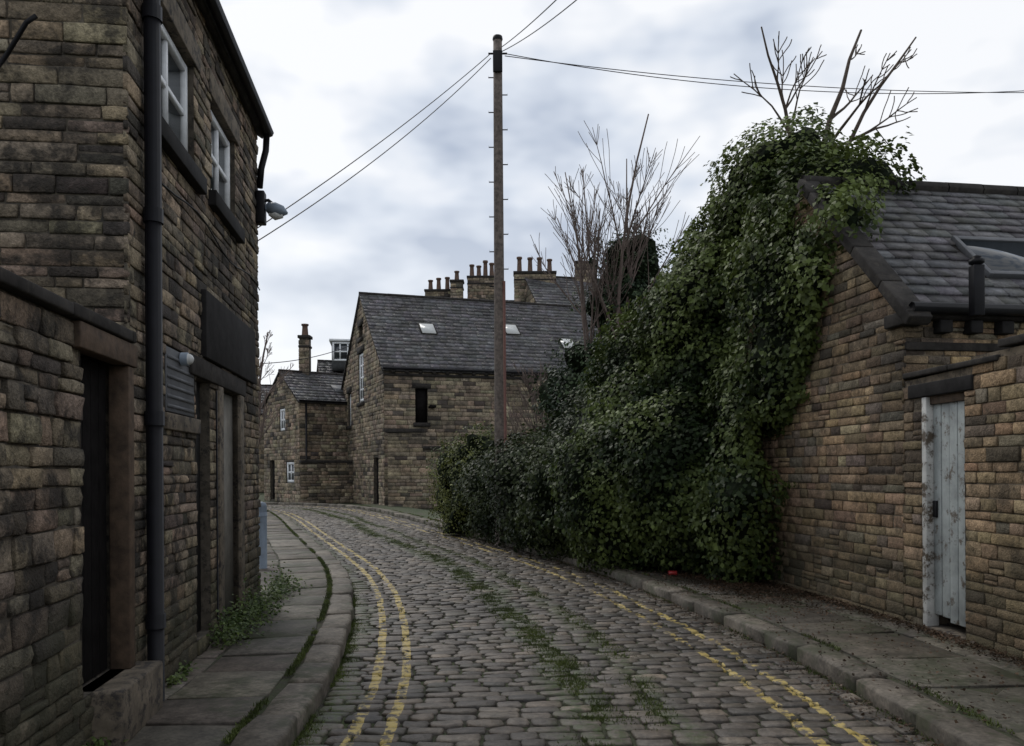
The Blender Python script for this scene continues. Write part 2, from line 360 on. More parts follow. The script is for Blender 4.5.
# ------------------------------------------------------------ road alignment
ctrl=[(.6,-8),(.6,-3),(.6,1),(.6,3.5),(.57,5),(.46,6.6),(.10,9),(-.40,11.4),(-1.15,14),(-2.3,17.3),(-3.6,21),(-5.7,27),(-7.9,32.3),(-10.6,35.6),(-14.5,37.2),(-21,38),(-32,38.5)]
pts=[]
cp=[np.array(c,float) for c in ctrl]; cp=[cp[0]*2-cp[1]]+cp+[cp[-1]*2-cp[-2]]
for i in range(1,len(cp)-2):
    for t in np.linspace(0,1,20,endpoint=False):
        p0,p1,p2,p3=cp[i-1:i+3]
        pts.append(.5*((2*p1)+(-p0+p2)*t+(2*p0-5*p1+4*p2-p3)*t*t+(-p0+3*p1-3*p2+p3)*t**3))
pts=np.array(pts)
for _ in range(12): pts[1:-1]=(pts[:-2]+2*pts[1:-1]+pts[2:])/4
ss=np.concatenate([[0],np.cumsum(np.linalg.norm(np.diff(pts,axis=0),axis=1))])
tg=np.gradient(pts,axis=0); tg/=np.linalg.norm(tg,axis=1,keepdims=True)
SMAX=ss[-1]
def roadmap(w,s,h):
    w=np.asarray(w,float);s=np.asarray(s,float);h=np.asarray(h,float)+0*w
    x=np.interp(s,ss,pts[:,0]);y=np.interp(s,ss,pts[:,1]);tx=np.interp(s,ss,tg[:,0]);ty=np.interp(s,ss,tg[:,1])
    return np.stack([x+w*ty,y-w*tx,h+0*x],-1)
def s_of_y(y): return float(np.interp(y,pts[:,1],ss))
HW=1.87
def strip(name,w0,w1,z,mat,s0=0,s1=None,nw=2,parent=None):
    s1=s1 or SMAX; s=np.linspace(s0,s1,160); w=np.linspace(w0,w1,nw)
    Wg,Sg=np.meshgrid(w,s); P=roadmap(Wg,Sg,np.full(Wg.shape,z)).reshape(-1,3)
    i=np.arange(159)[:,None]*nw; j=np.arange(nw-1)[None]
    f=np.stack([i+j,i+j+1,i+nw+j+1,i+nw+j],-1).reshape(-1,4)
    return mesh_np(name,P,f,M[mat],parent=parent)
mesh_np('ground',[(-700,-300,-.03),(700,-300,-.03),(700,1200,-.03),(-700,1200,-.03)],[[0,1,2,3]],M['ground'])
G=group('cobbled_road')
strip('joint_bed',-HW-.02,HW+.02,-.006,'joint',parent=G)
q=[];s=s_of_y(1.0);cols=[]
send=SMAX-2
while s<send:
    rl=random.uniform(.105,.150); w=-HW+.01; 
    while w<HW-.02:
        ww=random.uniform(.15,.29)
        if HW-(w+ww)<.1: ww=HW-.01-w
        g_=random.uniform(.003,.009); skew=random.uniform(-.010,.010)
        q.append([(w+g_,s+g_+skew),(w+ww-g_,s+g_+skew*.3),(w+ww-g_,s+rl-g_+skew*.5),(w+g_,s+rl-g_+skew)])
        w+=ww
    s+=rl
n=len(q)
base=np.array([(.118,.098,.079),(.098,.083,.069),(.138,.115,.09),(.076,.066,.056),(.165,.132,.10)])[rng.choice(5,n,p=[.3,.28,.2,.14,.08])]*rng.uniform(.65,1.22,(n,1))
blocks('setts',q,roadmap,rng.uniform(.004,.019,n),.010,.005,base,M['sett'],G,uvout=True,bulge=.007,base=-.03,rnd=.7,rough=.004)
def kerb(name,side):
    q=[];s=s_of_y(.5)
    while s<SMAX-2:
        L=random.uniform(.55,1.05); a,b_=(HW,HW+.27) if side>0 else (-HW-.27,-HW)
        q.append([(a,s+.005),(b_,s+.005),(b_,s+L-.005),(a,s+L-.005)]); s+=L
    n=len(q); c=np.array((.15,.130,.105))*rng.uniform(.7,1.25,(n,1))
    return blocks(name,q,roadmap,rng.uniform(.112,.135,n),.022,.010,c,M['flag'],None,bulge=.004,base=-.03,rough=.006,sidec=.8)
kerb('kerb',-1); kerb('kerb',1)
def paving(name,side,wid,s0,s1,rows):
    G=group(name); sg=side
    a,b_=HW+.24,HW+.27+wid
    strip('base',*(sorted((sg*a,sg*b_))),.107,'soil',s0,s1,parent=G)
    q=[];w=HW+.30
    for r in range(rows):
        ww=wid/rows; s=s0+random.uniform(0,.5)
        while s<s1:
            L=random.uniform(.45,.95); lo,hi=sorted((sg*w,sg*(w+ww)))
            q.append([(lo+.008,s+.008),(hi-.008,s+.008),(hi-.008,s+L-.008),(lo+.008,s+L-.008)]); s+=L
        w+=ww
    n=len(q); c=np.array((.132,.115,.092))*rng.uniform(.6,1.25,(n,1))*(1+rng.uniform(-.04,.04,(n,3)))
    blocks('flagstones',q,roadmap,rng.uniform(.108,.128,n),.007,.012,c,M['flag'],G,bulge=.003,base=.05,rough=.006)
paving('pavement',-1,1.3,s_of_y(.5),s_of_y(31),2)
paving('pavement',1,1.75,s_of_y(.5),s_of_y(24),2)
strip('grass_verge',HW+.27,HW+1.6,.10,'ground',s_of_y(24),s_of_y(34))
# ------------------------------------------------------------ left building
d=nrm(V(-.123,.9924,0)); nL=nrm(np.cross(d,Z)); P0=V(-2.42,5.5,0)
yU=lambda y:(y-5.5)/d[1]
uC=yU(4.88); C=P0+d*uC; Lf=yU(9.0)-uC
o=lambda y0,y1,z0,z1:(yU(y0)-uC,yU(y1)-uC,z0,z1)
W1=o(5.33,6.38,3.98,4.84);W2=o(6.92,7.85,4.0,4.84);D1=o(7.22,7.92,.12,2.36);D2=o(6.38,6.82,.25,2.36);B1=o(5.6,6.34,2.02,2.50)
G,F,GLf,R=house('stone_cottage',C,d,Lf,-nL,6.5,5.45,7.6,front_ops=[W1,W2,D1,D2,B1],ch=(.060,.120),sw=(.14,.48),pal=PAL_L,mat='stone',soot=.9,h=(.003,.022),gap=.008,ov=.03,ovE=.12,reveal=.16,z0=-.02)
for Wn in (W1,W2):
    window(F,Wn[0]+.03,Wn[1]-.03,Wn[2]+.05,Wn[3]-.03,-.07,G,mu=1,mv=1,t=.06)
    wbox(F,Wn[0]-.12,Wn[1]+.12,Wn[2]-.13,Wn[2]+.004,-.1,.08,M['soot'],'window_sill',G,.008)
    wbox(F,Wn[0]-.12,Wn[1]+.12,Wn[3]-.004,Wn[3]+.2,-.1,.035,M['lintel'],'window_lintel',G,.008)
wbox(F,D1[0]+.02,D1[1]-.02,.13,2.34,-.10,-.04,M['cement'],'blocked_doorway',G)
wbox(F,D1[0]-.16,D1[0],.12,2.36,-.05,.035,M['lintel'],'door_jamb',G,.008)
wbox(F,D1[1],D1[1]+.16,.12,2.36,-.05,.037,M['lintel'],'door_jamb',G,.008)
wbox(F,D2[0]+.01,D2[1]-.01,.26,2.35,-.12,-.07,M['soot'],'blocked_opening',G)
wbox(F,D2[0]-.2,D1[1]+.25,2.362,2.52,-.05,.04,M['darkstone'],'door_lintel',G,.01)
wbox(F,*[*o(6.55,8.6,0,0)][:2],2.54,3.10,-.02,.055,M['soot'],'stone_fascia',G,.01)
wbox(F,B1[0]+.01,B1[1]-.01,2.03,2.49,-.05,.012,M['board'],'grey_panel',G,.006)
for k in range(6): wbox(F,B1[0]+.03,B1[1]-.03,2.06+k*.07,2.085+k*.07,.008,.018,M['board'],'louvre',G)
wbox(F,B1[0]-.05,B1[1]+.08,1.9,2.018,-.02,.04,M['lintel'],'panel_sill',G,.008)
lp=F(yU(5.95)-uC,2.44,.02)
tubes('bulkhead_base',[([lp,lp+nL*.05],[.05,.05])],M['steel'],12,G)
tubes('bulkhead_glass',[([lp+nL*.05,lp+nL*.065,lp+nL*.08,lp+nL*.09],[.042,.040,.028,.01])],M['plastic'],12,G)
dp=F(yU(5.13)-uC,0,.08)
tubes('drainpipe',[([dp+Z*.13,dp+Z*5.4],.052)],M['black'],14,G)
for z in (.6,1.9,3.2,4.5): tubes('pipe_collar',[([dp+Z*z,dp+Z*(z+.09)],.062)],M['black'],14,G)
dp=F(Lf-.04,0,.04)
tubes('gutter_outlet',[([dp+Z*5.38+nL*.08,dp+Z*5.2+nL*.07,dp+Z*5.0+nL*.02,dp+Z*4.78],.035)],M['black'],10,G)
wt=GLf(6.5-.62,4.0,.05); tubes('iron_strap',[([wt+V(-.10,0,.0),wt+V(-.02,-.02,.08),wt+V(.10,-.03,.26),wt+V(.16,-.03,.30)],.014)],M['black'],6,G)
cb=F(yU(6.95)-uC,0,.035); tubes('cable',[([cb+Z*.3,cb+Z*2.3],.008)],M['black'],6,G)
c1=[F(u,3.62-.05*math.sin(u*3.0),.035) for u in np.linspace(.3,Lf-.05,14)]
tubes('facade_cable',[(c1,.007)],M['black'],6,G)
GLm=group('street_lamp'); wl_=F(Lf-.08,4.5,0)
wbox(Fr(wl_,F.du),-.07,.07,-.14,.22,.01,.11,M['black'],'wall_bracket',GLm,.015)
a_=wl_+nL*.08
tubes('arm',[([a_+Z*.12,a_+Z*.13+nL*.06,a_+Z*.08+nL*.12],.02)],M['black'],8,GLm)
hc=wl_+nL*.11+Z*.03
tubes('lamp_head',[([hc,hc+nL*.03+Z*.01,hc+nL*.10+Z*.0,hc+nL*.18-Z*.02,hc+nL*.24-Z*.04],[.03,.065,.08,.065,.012])],M['steel'],12,GLm)
tubes('lamp_bowl',[([hc+nL*.04-Z*.04,hc+nL*.11-Z*.06,hc+nL*.19-Z*.065],[.03,.062,.03])],M['plastic'],12,GLm)
G=group('steel_post'); lb=V(-3.82,12.2,.12)
tubes('post',[([lb,lb+Z*.95,lb+Z*1.0,lb+Z*1.02],[.075,.075,.06,.01])],M['steel'],14,G)
tubes('band',[([lb+Z*.8,lb+Z*.86],.08)],M['steel'],14,G)
# ------------------------------------------------------------ left yard wall
GW=group('yard_wall'); o2=P0+d*yU(-.5); FY=Fr(o2,d); LY=uC-yU(-.5)
uy=lambda y:yU(y)-yU(-.5)
DY=(uy(4.17),LY-.04,.42,2.30)
wall('yard_wall',FY,LY,[(0,2.38),(LY,2.38)],[DY],(.070,.15),(.12,.38),(.003,.030),PAL_L,.9,'stone','mortar',GW,bottom=-.02,reveal=.3,gap=.008,rough=.006)
u=0
while u<LY-.05:
    L=random.uniform(.5,.9); e_=min(u+L,LY-.01)
    wbox(FY,u,e_-.008,2.382,2.382+random.uniform(.06,.075),-.38,.065,M['darkstone'],'coping_stone',GW,.012); u+=L
mesh_np('wall_back',[FY(0,0,-.31),FY(LY,0,-.31),FY(LY,2.36,-.31),FY(0,2.36,-.31)],[[0,1,2,3]],M['mortar_l'],parent=GW)
wbox(FY,DY[0]-.1,LY+.04,2.24,2.378,-.05,.05,M['wood'],'door_lintel',GW,.008)
wbox(FY,LY-.09,LY+.0,.42,2.238,-.08,.040,M['wood'],'door_post',GW,.008)
wbox(FY,DY[0],DY[0]+.05,.42,2.238,-.14,-.02,M['dwood'],'door_post_dark',GW,.005)
for k in range(5):
    a=DY[0]+.05+k*(LY-.09-DY[0]-.05)/5; b_=a+(LY-.09-DY[0]-.05)/5-.006
    wbox(FY,a,b_,.43,2.237,-.13,-.09,M['dwood'],'door_plank',GW,.004)
wbox(FY,DY[0]+.12,LY+.14,.10,.42,-.1,.16,M['lintel'],'door_step',GW,.02)
# ------------------------------------------------------------ right outbuilding
Bp=V(3.2,11.3,0); A=V(3.75,7.64,0); gR=nrm(Bp-A)
fR=nrm(V(gR[1],-gR[0],0)); wR=np.linalg.norm(Bp-A)
sk=(1.25,2.2,.72,1.42)
G,F,GLr,R=house('slate_roofed_outbuilding',A,fR,6.0,gR,wR,3.12,4.95,ch=(.070,.125),sw=(.15,.46),pal=PAL_W,mat='stone_w',mortar='mortar_l',soot=.65,h=(.003,.022),gap=.008,ov=.02,ovE=.14,e=.17,sl=.25,skip=[sk],z0=-.02,tone=(.095,.092,.097))
wbox(R,sk[0]+.02,sk[1]-.02,sk[2]+.03,sk[3],.0,.045,M['glass'],'rooflight_glass',G)
for a in ((sk[0]-.02,sk[0]+.03,sk[2]-.03,sk[3]+.05),(sk[1]-.03,sk[1]+.02,sk[2]-.03,sk[3]+.05),(sk[0]+.03,sk[1]-.03,sk[2]-.03,sk[2]+.03),(sk[0]+.03,sk[1]-.03,sk[3]-.02,sk[3]+.05)):
    wbox(R,*a,.0,.06,M['board'],'rooflight_frame',G,.004)
Slope=math.hypot(wR/2,4.95-3.12)
v=-.12
while v<Slope:
    L=random.uniform(.5,.75); wbox(R,-.07,.17,v,min(v+L-.01,Slope+.12),-.05,.055,M['darkstone'],'coping_stone',G,.012); v+=L
wbox(F,-.08,.16,2.95,3.08,-.2,.18,M['darkstone'],'kneeler',G,.015)
for u in (.3,.62,.95,1.5,2.1,2.7): wbox(F,u,u+.13,2.88,3.0,-.05,.12,M['soot'],'gutter_bracket',G,.01)
wbox(F,.0,6.0,2.72,2.8,-.02,.030,M['darkstone'],'string_course',G,.01)
vp=V(4.32,7.42,0); Fv=Fr(vp,V(1,0,0))
wbox(Fv,-.05,.05,3.0,3.47,-.05,.05,M['black'],'vent_flue',G,.008)
lathe('vent_cowl',(4.32,7.42,3.47),[(.03,0),(.065,.02),(.07,.05),(.035,.06),(.045,.08),(.0,.10)],M['black'],G)
GW=group('yard_wall'); dY=nrm(V(.0825,-.9966,0)); FR=Fr(A+dY*.02,dY); LR=7.5
DO=(.28,.88,.15,2.24)
wall('yard_wall',FR,LR,[(0,2.42),(.95,2.44),(1.0,2.52),(LR,2.56)],[DO],(.070,.125),(.14,.42),(.003,.022),PAL_W,.75,'stone_w','mortar_l',GW,bottom=-.02,reveal=.3)
wbox(FR,DO[0]-.2,DO[1]+.12,2.242,2.37,-.2,.03,M['soot'],'door_lintel',GW,.012)
u=0
while u<LR:
    L=random.uniform(.4,.7); zz=2.44 if u<.7 else 2.54
    wbox(FR,u,u+L-.01,zz,zz+random.uniform(.05,.07),-.33,.035,M['darkstone'],'coping_stone',GW,.012); u+=L
mesh_np('wall_back',[FR(0,0,-.31),FR(LR,0,-.31),FR(LR,2.45,-.31),FR(0,2.45,-.31)],[[0,1,2,3]],M['mortar_l'],parent=GW)
wbox(FR,DO[0]-.0,DO[0]+.07,.15,2.24,-.10,.015,M['whitep'],'door_frame',GW,.005)
wbox(FR,DO[1]-.04,DO[1],.15,2.24,-.10,-.02,M['wood'],'door_frame',GW,.005)
wbox(FR,DO[0]+.07,DO[1]-.04,2.17,2.24,-.10,-.02,M['wood'],'door_frame',GW,.005)
pw=(DO[1]-.05-DO[0]-.08)/4
for k in range(4):
    a=DO[0]+.075+k*pw; wbox(FR,a,a+pw-.009,.20+random.uniform(0,.08),2.17,-.09,-.05+random.uniform(-.003,.003),M['greyp'],'door_plank',GW,.004)
wbox(FR,DO[0]+.09,DO[0]+.14,1.15,1.3,-.05,-.03,M['black'],'door_latch',GW,.004)
wbox(FR,DO[0],DO[1],.10,.16,-.2,.02,M['lintel'],'door_threshold',GW,.01)
# ------------------------------------------------------------ barn
lg=[(3.65,4.75,4.9,7.3),(1.2,1.9,3.9,5.6),(3.8,4.6,8.0,8.6),(6.6,7.5,.1,2.2)]
fo=[(1.35,1.9,3.7,5.2),(6.8,7.8,2.2,3.6)]
G,F,GLb,R=house('stone_barn',(-5.5,34.6),(.95,.31),12.2,(-.4,.917),8.5,6.05,10.1,left_ops=lg,front_ops=fo,ch=(.14,.22),sw=(.3,.7),soot=.6,e=.28,sl=.38,ov=.12,ovE=.2)
window(GLb,3.7,4.7,4.95,7.25,-.06,G,mu=1,mv=3,t=.12)
window(GLb,1.25,1.85,3.95,5.55,-.12,G,mu=0,mv=1,t=.08)
for a in lg[:3]: wbox(GLb,a[0]-.2,a[1]+.2,a[3],a[3]+.3,-.05,.06,M['darkstone'],'lintel',G); wbox(GLb,a[0]-.15,a[1]+.15,a[2]-.18,a[2],-.05,.1,M['darkstone'],'sill',G)
wbox(F,1.37,1.88,3.72,5.18,-.2,-.1,M['dwood'],'loft_door',G)
wbox(F,1.2,2.05,5.2,5.42,-.05,.05,M['darkstone'],'lintel',G); wbox(F,1.25,2.0,3.52,3.7,-.05,.1,M['darkstone'],'sill',G)
wbox(F,1.93,2.2,4.35,4.45,.02,.4,M['dwood'],'hoist_bracket',G)
wbox(F,-.05,12.2,5.72,5.84,-.02,.07,M['darkstone'],'string_course',G)
for k in range(20): wbox(F,.3+k*.6,.45+k*.6,5.84,6.0,-.02,.16,M['darkstone'],'corbel',G)
for u,v in ((2.4,2.9),(6.6,3.2),(9.2,2.2)):
    wbox(R,u,u+.65,v,v+.75,.0,.07,M['plastic'],'rooflight',G); wbox(R,u-.07,u+.72,v-.07,v+.82,.0,.05,M['darkstone'],'rooflight_frame',G)
wbox(GLb,6.62,7.48,.1,2.18,-.2,-.12,M['dwood'],'door',G)
GW=group('garden_wall'); Fw=Fr(V(-5.2,33.6,0),nrm(V(.93,-.05,0)))
wall('garden_wall',Fw,6.0,[(0,3.2),(1.4,3.15),(1.5,2.5),(6,2.3)],[],(.13,.2),(.28,.6),(.015,.04),PAL_F,.5,'stone_far','mortar',GW,gap=.012)
wbox(Fw,-.1,1.5,3.2,3.36,-.3,.12,M['darkstone'],'coping_stone',GW,.02); wbox(Fw,1.5,6.05,2.5,2.62,-.3,.1,M['darkstone'],'coping_stone',GW,.02)
# ------------------------------------------------------------ end cottages
lg=[(2.3,3.1,3.7,4.9),(3.2,4.3,1.0,2.1),(.9,1.6,.1,2.2)]
fo=[(4.9,5.6,3.6,4.7),(4.9,5.6,1.2,2.2)]
G,F,GLc,R=house('end_cottage',(-10.6,40),(.8,.6),9,(-.6,.8),5,5.15,6.85,left_ops=lg,front_ops=fo,ch=(.15,.22),sw=(.3,.6),soot=.4,e=.3,sl=.4,ov=.12,ovE=.2)
for a in lg[:2]: window(GLc,a[0]+.03,a[1]-.03,a[2]+.03,a[3]-.03,-.06,G,mu=1,mv=1,t=.13)
for a in fo: window(F,a[0]+.03,a[1]-.03,a[2]+.03,a[3]-.03,-.1,G,mu=1,mv=1,t=.09)
wbox(GLc,.95,1.55,.1,2.15,-.2,-.1,M['dwood'],'door',G)
wbox(R,2.4,3.2,1.2,1.9,0,.06,M['board'],'rooflight',G)
tubes('drainpipe',[([F(.3,.1,.1),F(.3,5.1,.1)],.05)],M['black'],8,G)
def stack(G,cx,cy,z0,z1,w,dd,pots,ph=1.0,pal=PAL_F):
    Fs=Fr(V(cx-w/2,cy-dd/2,0),V(1,0,0))
    wall('chimney_stack',Fs,w,[(0,z1),(w,z1)],[],(.18,.25),(.3,.5),(.01,.04),pal,.8,'stone_far','mortar',G,bottom=z0,gap=.015)
    Fl=Fr(V(cx-w/2,cy+dd/2,0),V(0,-1,0)); wall('chimney_side',Fl,dd,[(0,z1),(dd,z1)],[],(.18,.25),(.3,.5),(.01,.04),pal,.8,'stone_far','mortar',G,bottom=z0,gap=.015)
    wbox(Fs,0.01,w,z0,z1,-dd,-.01,M['mortar'],'chimney_core',G)
    wbox(Fs,-.08,w+.08,z1,z1+.16,-dd-.08,.08,M['darkstone'],'chimney_cap',G,.02)
    wbox(Fs,-.05,w+.05,z1-.5,z1-.38,-dd-.05,.06,M['darkstone'],'chimney_band',G,.02)
    for i in range(pots):
        x=cx-w/2+w*(i+.5)/pots+random.uniform(-.04,.04); hh=ph*random.uniform(.7,1.2)
        lathe('chimney_pot',(x,cy,z1+.15),[(.22,0),(.18,.08),(.15,hh*.7),(.15,hh*.85),(.20,hh*.88),(.20,hh),(.12,hh),(.12,hh-.1)],M['pot'],G,10)
stack(G,-11.05,42.9,6.2,8.7,.5,.5,1,.8)
GW=group('garden_wall'); Fw=Fr(V(-10.3,39.0,0),nrm(V(.85,.5,0)))
wall('garden_wall',Fw,5.5,[(0,2.0),(5.5,2.3)],[],(.13,.2),(.28,.6),(.015,.05),PAL_F,.8,'stone_far','mortar',GW,gap=.015)
wbox(Fw,0,5.5,2.0,2.15,-.3,.06,M['darkstone'],'coping_stone',GW,.02)
G,F,GLd,R=house('dormer_house',(-12.2,52),(.9,.3),14,(-.3,.9),7,6.6,9.2,ch=(.3,.4),sw=(.5,.9),soot=.5,e=.35,sl=.5)
Fd=Fr(V(-11.9,53.0,0),nrm(V(.95,.15,0)))
wbox(Fd,0,1.6,8.4,10.2,-2.2,0,M['board'],'dormer_cheeks',G); wbox(Fd,-.15,1.75,10.2,10.35,-2.4,.15,M['white'],'dormer_roof',G)
window(Fd,.05,1.55,8.9,10.15,.04,G,'dormer_window',2,1,.12)
G,F,_,R=house('terraced_house',(-6.6,57),(1,0.04),11.5,(0,1),8,12.0,14.5,ch=(.35,.5),sw=(.6,1),soot=.7,e=.4,sl=.6)
def px(p,Y): return (p-512)/800*Y
def pz(y,Y): return 1.6+(470-y)/800*Y
stack(G,px(440,61),61,13.8,pz(292,61),2.0,.8,3,.9)
stack(G,px(458,60),60.2,13.8,pz(282,60),.9,.8,1,1.0)
stack(G,px(483,61),61,13.8,pz(279,61),2.1,.9,4,1.1)
G,F,_,R=house('gabled_house',(2.0,53),(.97,.25),9,(-.25,.97),8,12.2,15.4,ch=(.35,.5),sw=(.6,1),soot=.7,e=.4,sl=.6)
stack(G,px(536,57),57,13.5,pz(275,57),2.9,.9,4,1.1)
stack(G,px(587,58),58,13.5,pz(265,58),1.5,.9,2,.3)
G,F,_,R=house('distant_house',(-24,60),(.95,.2),9,(-.2,.95),7,6.0,8.5,ch=(.35,.5),sw=(.6,1),soot=.5,e=.4,sl=.6)
# ------------------------------------------------------------ ivy, hedge
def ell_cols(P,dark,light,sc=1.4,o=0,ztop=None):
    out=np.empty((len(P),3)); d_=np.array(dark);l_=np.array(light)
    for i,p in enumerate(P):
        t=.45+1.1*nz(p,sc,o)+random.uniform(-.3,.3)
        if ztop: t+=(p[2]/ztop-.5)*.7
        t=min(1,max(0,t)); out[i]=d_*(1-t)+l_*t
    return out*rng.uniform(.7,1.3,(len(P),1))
def foliage(name,ells,count,size,dark,light,amp=.28,parent=None,core=True,sprigs=200,seed=0,up=.35,shell=.28,keep=None,zmin=.1,ztop=None):
    E=np.array(ells,float); area=np.array([(e[3]*e[4]+e[3]*e[5]+e[4]*e[5]) for e in E]); pr=area/area.sum()
    P=[];Nn=[]
    def disp(p,u): return amp*(1.6*nz(p,.9,seed)+.9*nz(p,2.2,seed+5)+.5*nz(p,5,seed+8))
    tries=0; pick=rng.choice(len(E),size=count*6,p=pr); UU=rng.normal(0,1,(count*6,3)); UU/=np.linalg.norm(UU,axis=1,keepdims=True)
    while len(P)<count and tries<count*6-1:
        tries+=1
        e=E[pick[tries]]; u=UU[tries]
        c=e[:3]; p=c+u*e[3:]
        if p[2]<zmin: continue
        ins=(((p-E[:,:3])/(E[:,3:]*.93))**2).sum(1)
        if (ins<.88).any(): continue
        nn=u/e[3:]; nn/=math.sqrt((nn*nn).sum())
        p=p+nn*(disp(p,u)-random.random()**1.5*shell+.08)
        if p[2]<.08: continue
        if keep is not None and not keep(p): continue
        P.append(p);Nn.append(nn)
    for _ in range(sprigs):
        i=random.randrange(len(P)); p=P[i].copy(); dd=Nn[i]*.7+np.array([random.gauss(0,.4),random.gauss(0,.4),.3+random.gauss(0,.4)]); dd/=np.linalg.norm(dd)
        for k_ in range(random.randint(6,14)):
            p=p+dd*.03; dd=dd+np.array([0,0,-.05]); P.append(p+rng.normal(0,.02,3)); Nn.append(Nn[i]+rng.normal(0,.4,3))
    P=np.array(P);Nn=np.array(Nn)+rng.normal(0,.45,(len(P),3)); Nn[:,2]+=up
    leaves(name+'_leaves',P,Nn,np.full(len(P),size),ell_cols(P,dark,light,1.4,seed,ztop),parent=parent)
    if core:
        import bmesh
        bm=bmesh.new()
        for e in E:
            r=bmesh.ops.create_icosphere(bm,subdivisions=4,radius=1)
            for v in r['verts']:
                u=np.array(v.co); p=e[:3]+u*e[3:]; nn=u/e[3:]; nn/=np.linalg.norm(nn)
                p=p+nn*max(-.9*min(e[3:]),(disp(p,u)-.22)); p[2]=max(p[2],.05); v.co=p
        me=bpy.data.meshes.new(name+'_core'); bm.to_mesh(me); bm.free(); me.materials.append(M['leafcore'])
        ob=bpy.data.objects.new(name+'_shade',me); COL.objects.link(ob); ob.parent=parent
def keep_r(p):
    q_=p-A; g_=q_@gR; f_=q_@fR
    if f_>.0 and 0<g_<wR and p[2]<min(3.1+g_*1.0,3.1+(wR-g_)*1.0): return False
    return True
G=group('ivy_covered_tree')
IV=[(4.0,12.0,3.6,1.4,1.5,2.6),(3.4,10.35,3.4,.42,1.1,1.6),(3.8,10.3,4.95,.8,.8,.62),(3.95,11.5,5.25,.92,.95,1.1),(4.45,10.9,5.1,.65,.75,.55),
(3.2,12.2,3.4,1.2,1.25,1.9),(2.3,12.9,2.3,1.1,1.2,1.6),(2.6,11.7,1.3,1.0,1.1,1.5),(2.98,10.75,1.5,.40,.9,1.5),(2.0,12.6,1.2,1.05,1.2,1.2),
(3.62,9.35,4.4,.42,.72,.6),(4.05,9.75,4.9,.72,.5,.40),(3.42,9.5,3.7,.25,.6,.9)]
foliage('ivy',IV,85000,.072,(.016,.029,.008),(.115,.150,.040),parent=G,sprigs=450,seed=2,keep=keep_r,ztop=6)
tubes('trunk',[([V(4.2,12.3,0),V(4.25,12.2,2.5),V(4.4,12.2,5)],[.25,.2,.12])],M['bark'],10,G)
G=group('overgrown_hedge')
HD=[(1.3,14.2,1.3,1.15,1.3,1.3),(.45,16.2,1.1,1.0,1.4,1.3),(-.3,18.2,.9,.8,1.2,1.0),(1.9,15.3,1.5,1.2,1.3,1.6)]
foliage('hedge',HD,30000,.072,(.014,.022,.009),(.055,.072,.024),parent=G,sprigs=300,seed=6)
G=group('green_shrub')
foliage('shrub',[(-1.15,19.4,1.15,.55,.8,1.15),(-.55,18.9,1.35,.6,.7,1.15),(-1.5,20.8,1.0,.6,.8,1.1)],12000,.055,(.045,.06,.016),(.17,.185,.055),amp=.4,parent=G,sprigs=400,seed=11,shell=.5)
G=group('evergreen_tree')
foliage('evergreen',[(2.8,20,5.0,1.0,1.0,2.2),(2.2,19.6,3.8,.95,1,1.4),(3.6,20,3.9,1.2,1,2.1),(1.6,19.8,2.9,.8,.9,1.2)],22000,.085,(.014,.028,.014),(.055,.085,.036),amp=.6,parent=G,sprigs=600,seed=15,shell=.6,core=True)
tubes('trunk',[([V(2.9,20,0),V(2.9,20,6)],[.2,.08])],M['bark'],8,G)
# ------------------------------------------------------------ bare trees
def grow(lines,p,dd,L,r,depth,up=.12,spread=.55,kids=(3,5),minr=.004,wob=.09,t0=.3):
    n=7; ptsb=[p.copy()]; rr=[r]
    for i in range(n):
        dd=nrm(dd+rng.normal(0,wob,3)+V(0,0,up*.3)); p=p+dd*L/n; ptsb.append(p.copy()); rr.append(max(minr,r*(1-.75*(i+1)/n)))
    lines.append((np.array(ptsb),np.array(rr)))
    if depth==0: return
    for _ in range(random.randint(*kids)):
        t=random.uniform(t0,.97); i=min(n,int(t*n)); a=rng.normal(0,1,3); a-=a@dd*dd; a=nrm(a)
        nd=nrm(dd+a*spread*random.uniform(.6,1.3)+V(0,0,up))
        grow(lines,ptsb[i],nd,L*(1.2-t)*random.uniform(.5,.75),max(minr,rr[i]*.6),depth-1,up,spread,kids,minr,wob,t0)
def baretree(name,stems,depth,mat='twig',**k):
    G=group(name); lines=[]
    for p,dd,L,r in stems: grow(lines,V(*p),nrm(V(*dd)),L,r,depth,**k)
    tubes('branches',lines,M[mat],5,G); return G
SX=2.35
baretree('bare_sapling',[((SX,19,2.5),(.02,0,1),7.4,.065),((SX+.25,19.2,2.5),(.09,0,1),6.6,.05),((SX-.2,19.2,2.5),(-.10,0,1),6.4,.05),((SX+.1,19.1,2.5),(.17,0,1),5.6,.04),((SX-.3,19,2.5),(-.2,.0,1),5.2,.04),((SX,19.4,2.5),(.0,.08,1),6.6,.045)],2,up=.10,spread=.55,kids=(7,10),minr=.0065,wob=.04,t0=.35)
baretree('bare_tree',[((4.6,12.2,4.9),(.02,0,1),3.9,.075),((4.65,12.2,5.4),(.42,0,1),3.3,.05),((4.6,12.3,5.5),(-.22,0,1),2.9,.048)],2,'bark',up=.06,spread=.8,kids=(4,6),minr=.008,wob=.09,t0=.45)
baretree('bare_tree',[((-10.8,33,0),(.02,0,1),7.5,.12),((-11.1,33,0),(-.1,0,1),6.5,.1)],3,up=.15,spread=.6,kids=(5,6),minr=.008)
baretree('bare_shrub',[((.7+i*.25,21.5+.2*i,0),(random.uniform(-.2,.2),0,1),4.4,.03) for i in range(6)],2,up=.15,spread=.5,kids=(6,9),minr=.006)
G=group('distant_trees')
DT=[(x,95+random.uniform(-8,8),random.uniform(2,4),random.uniform(4,6),3,random.uniform(3,5)) for x in range(-60,-18,6)]
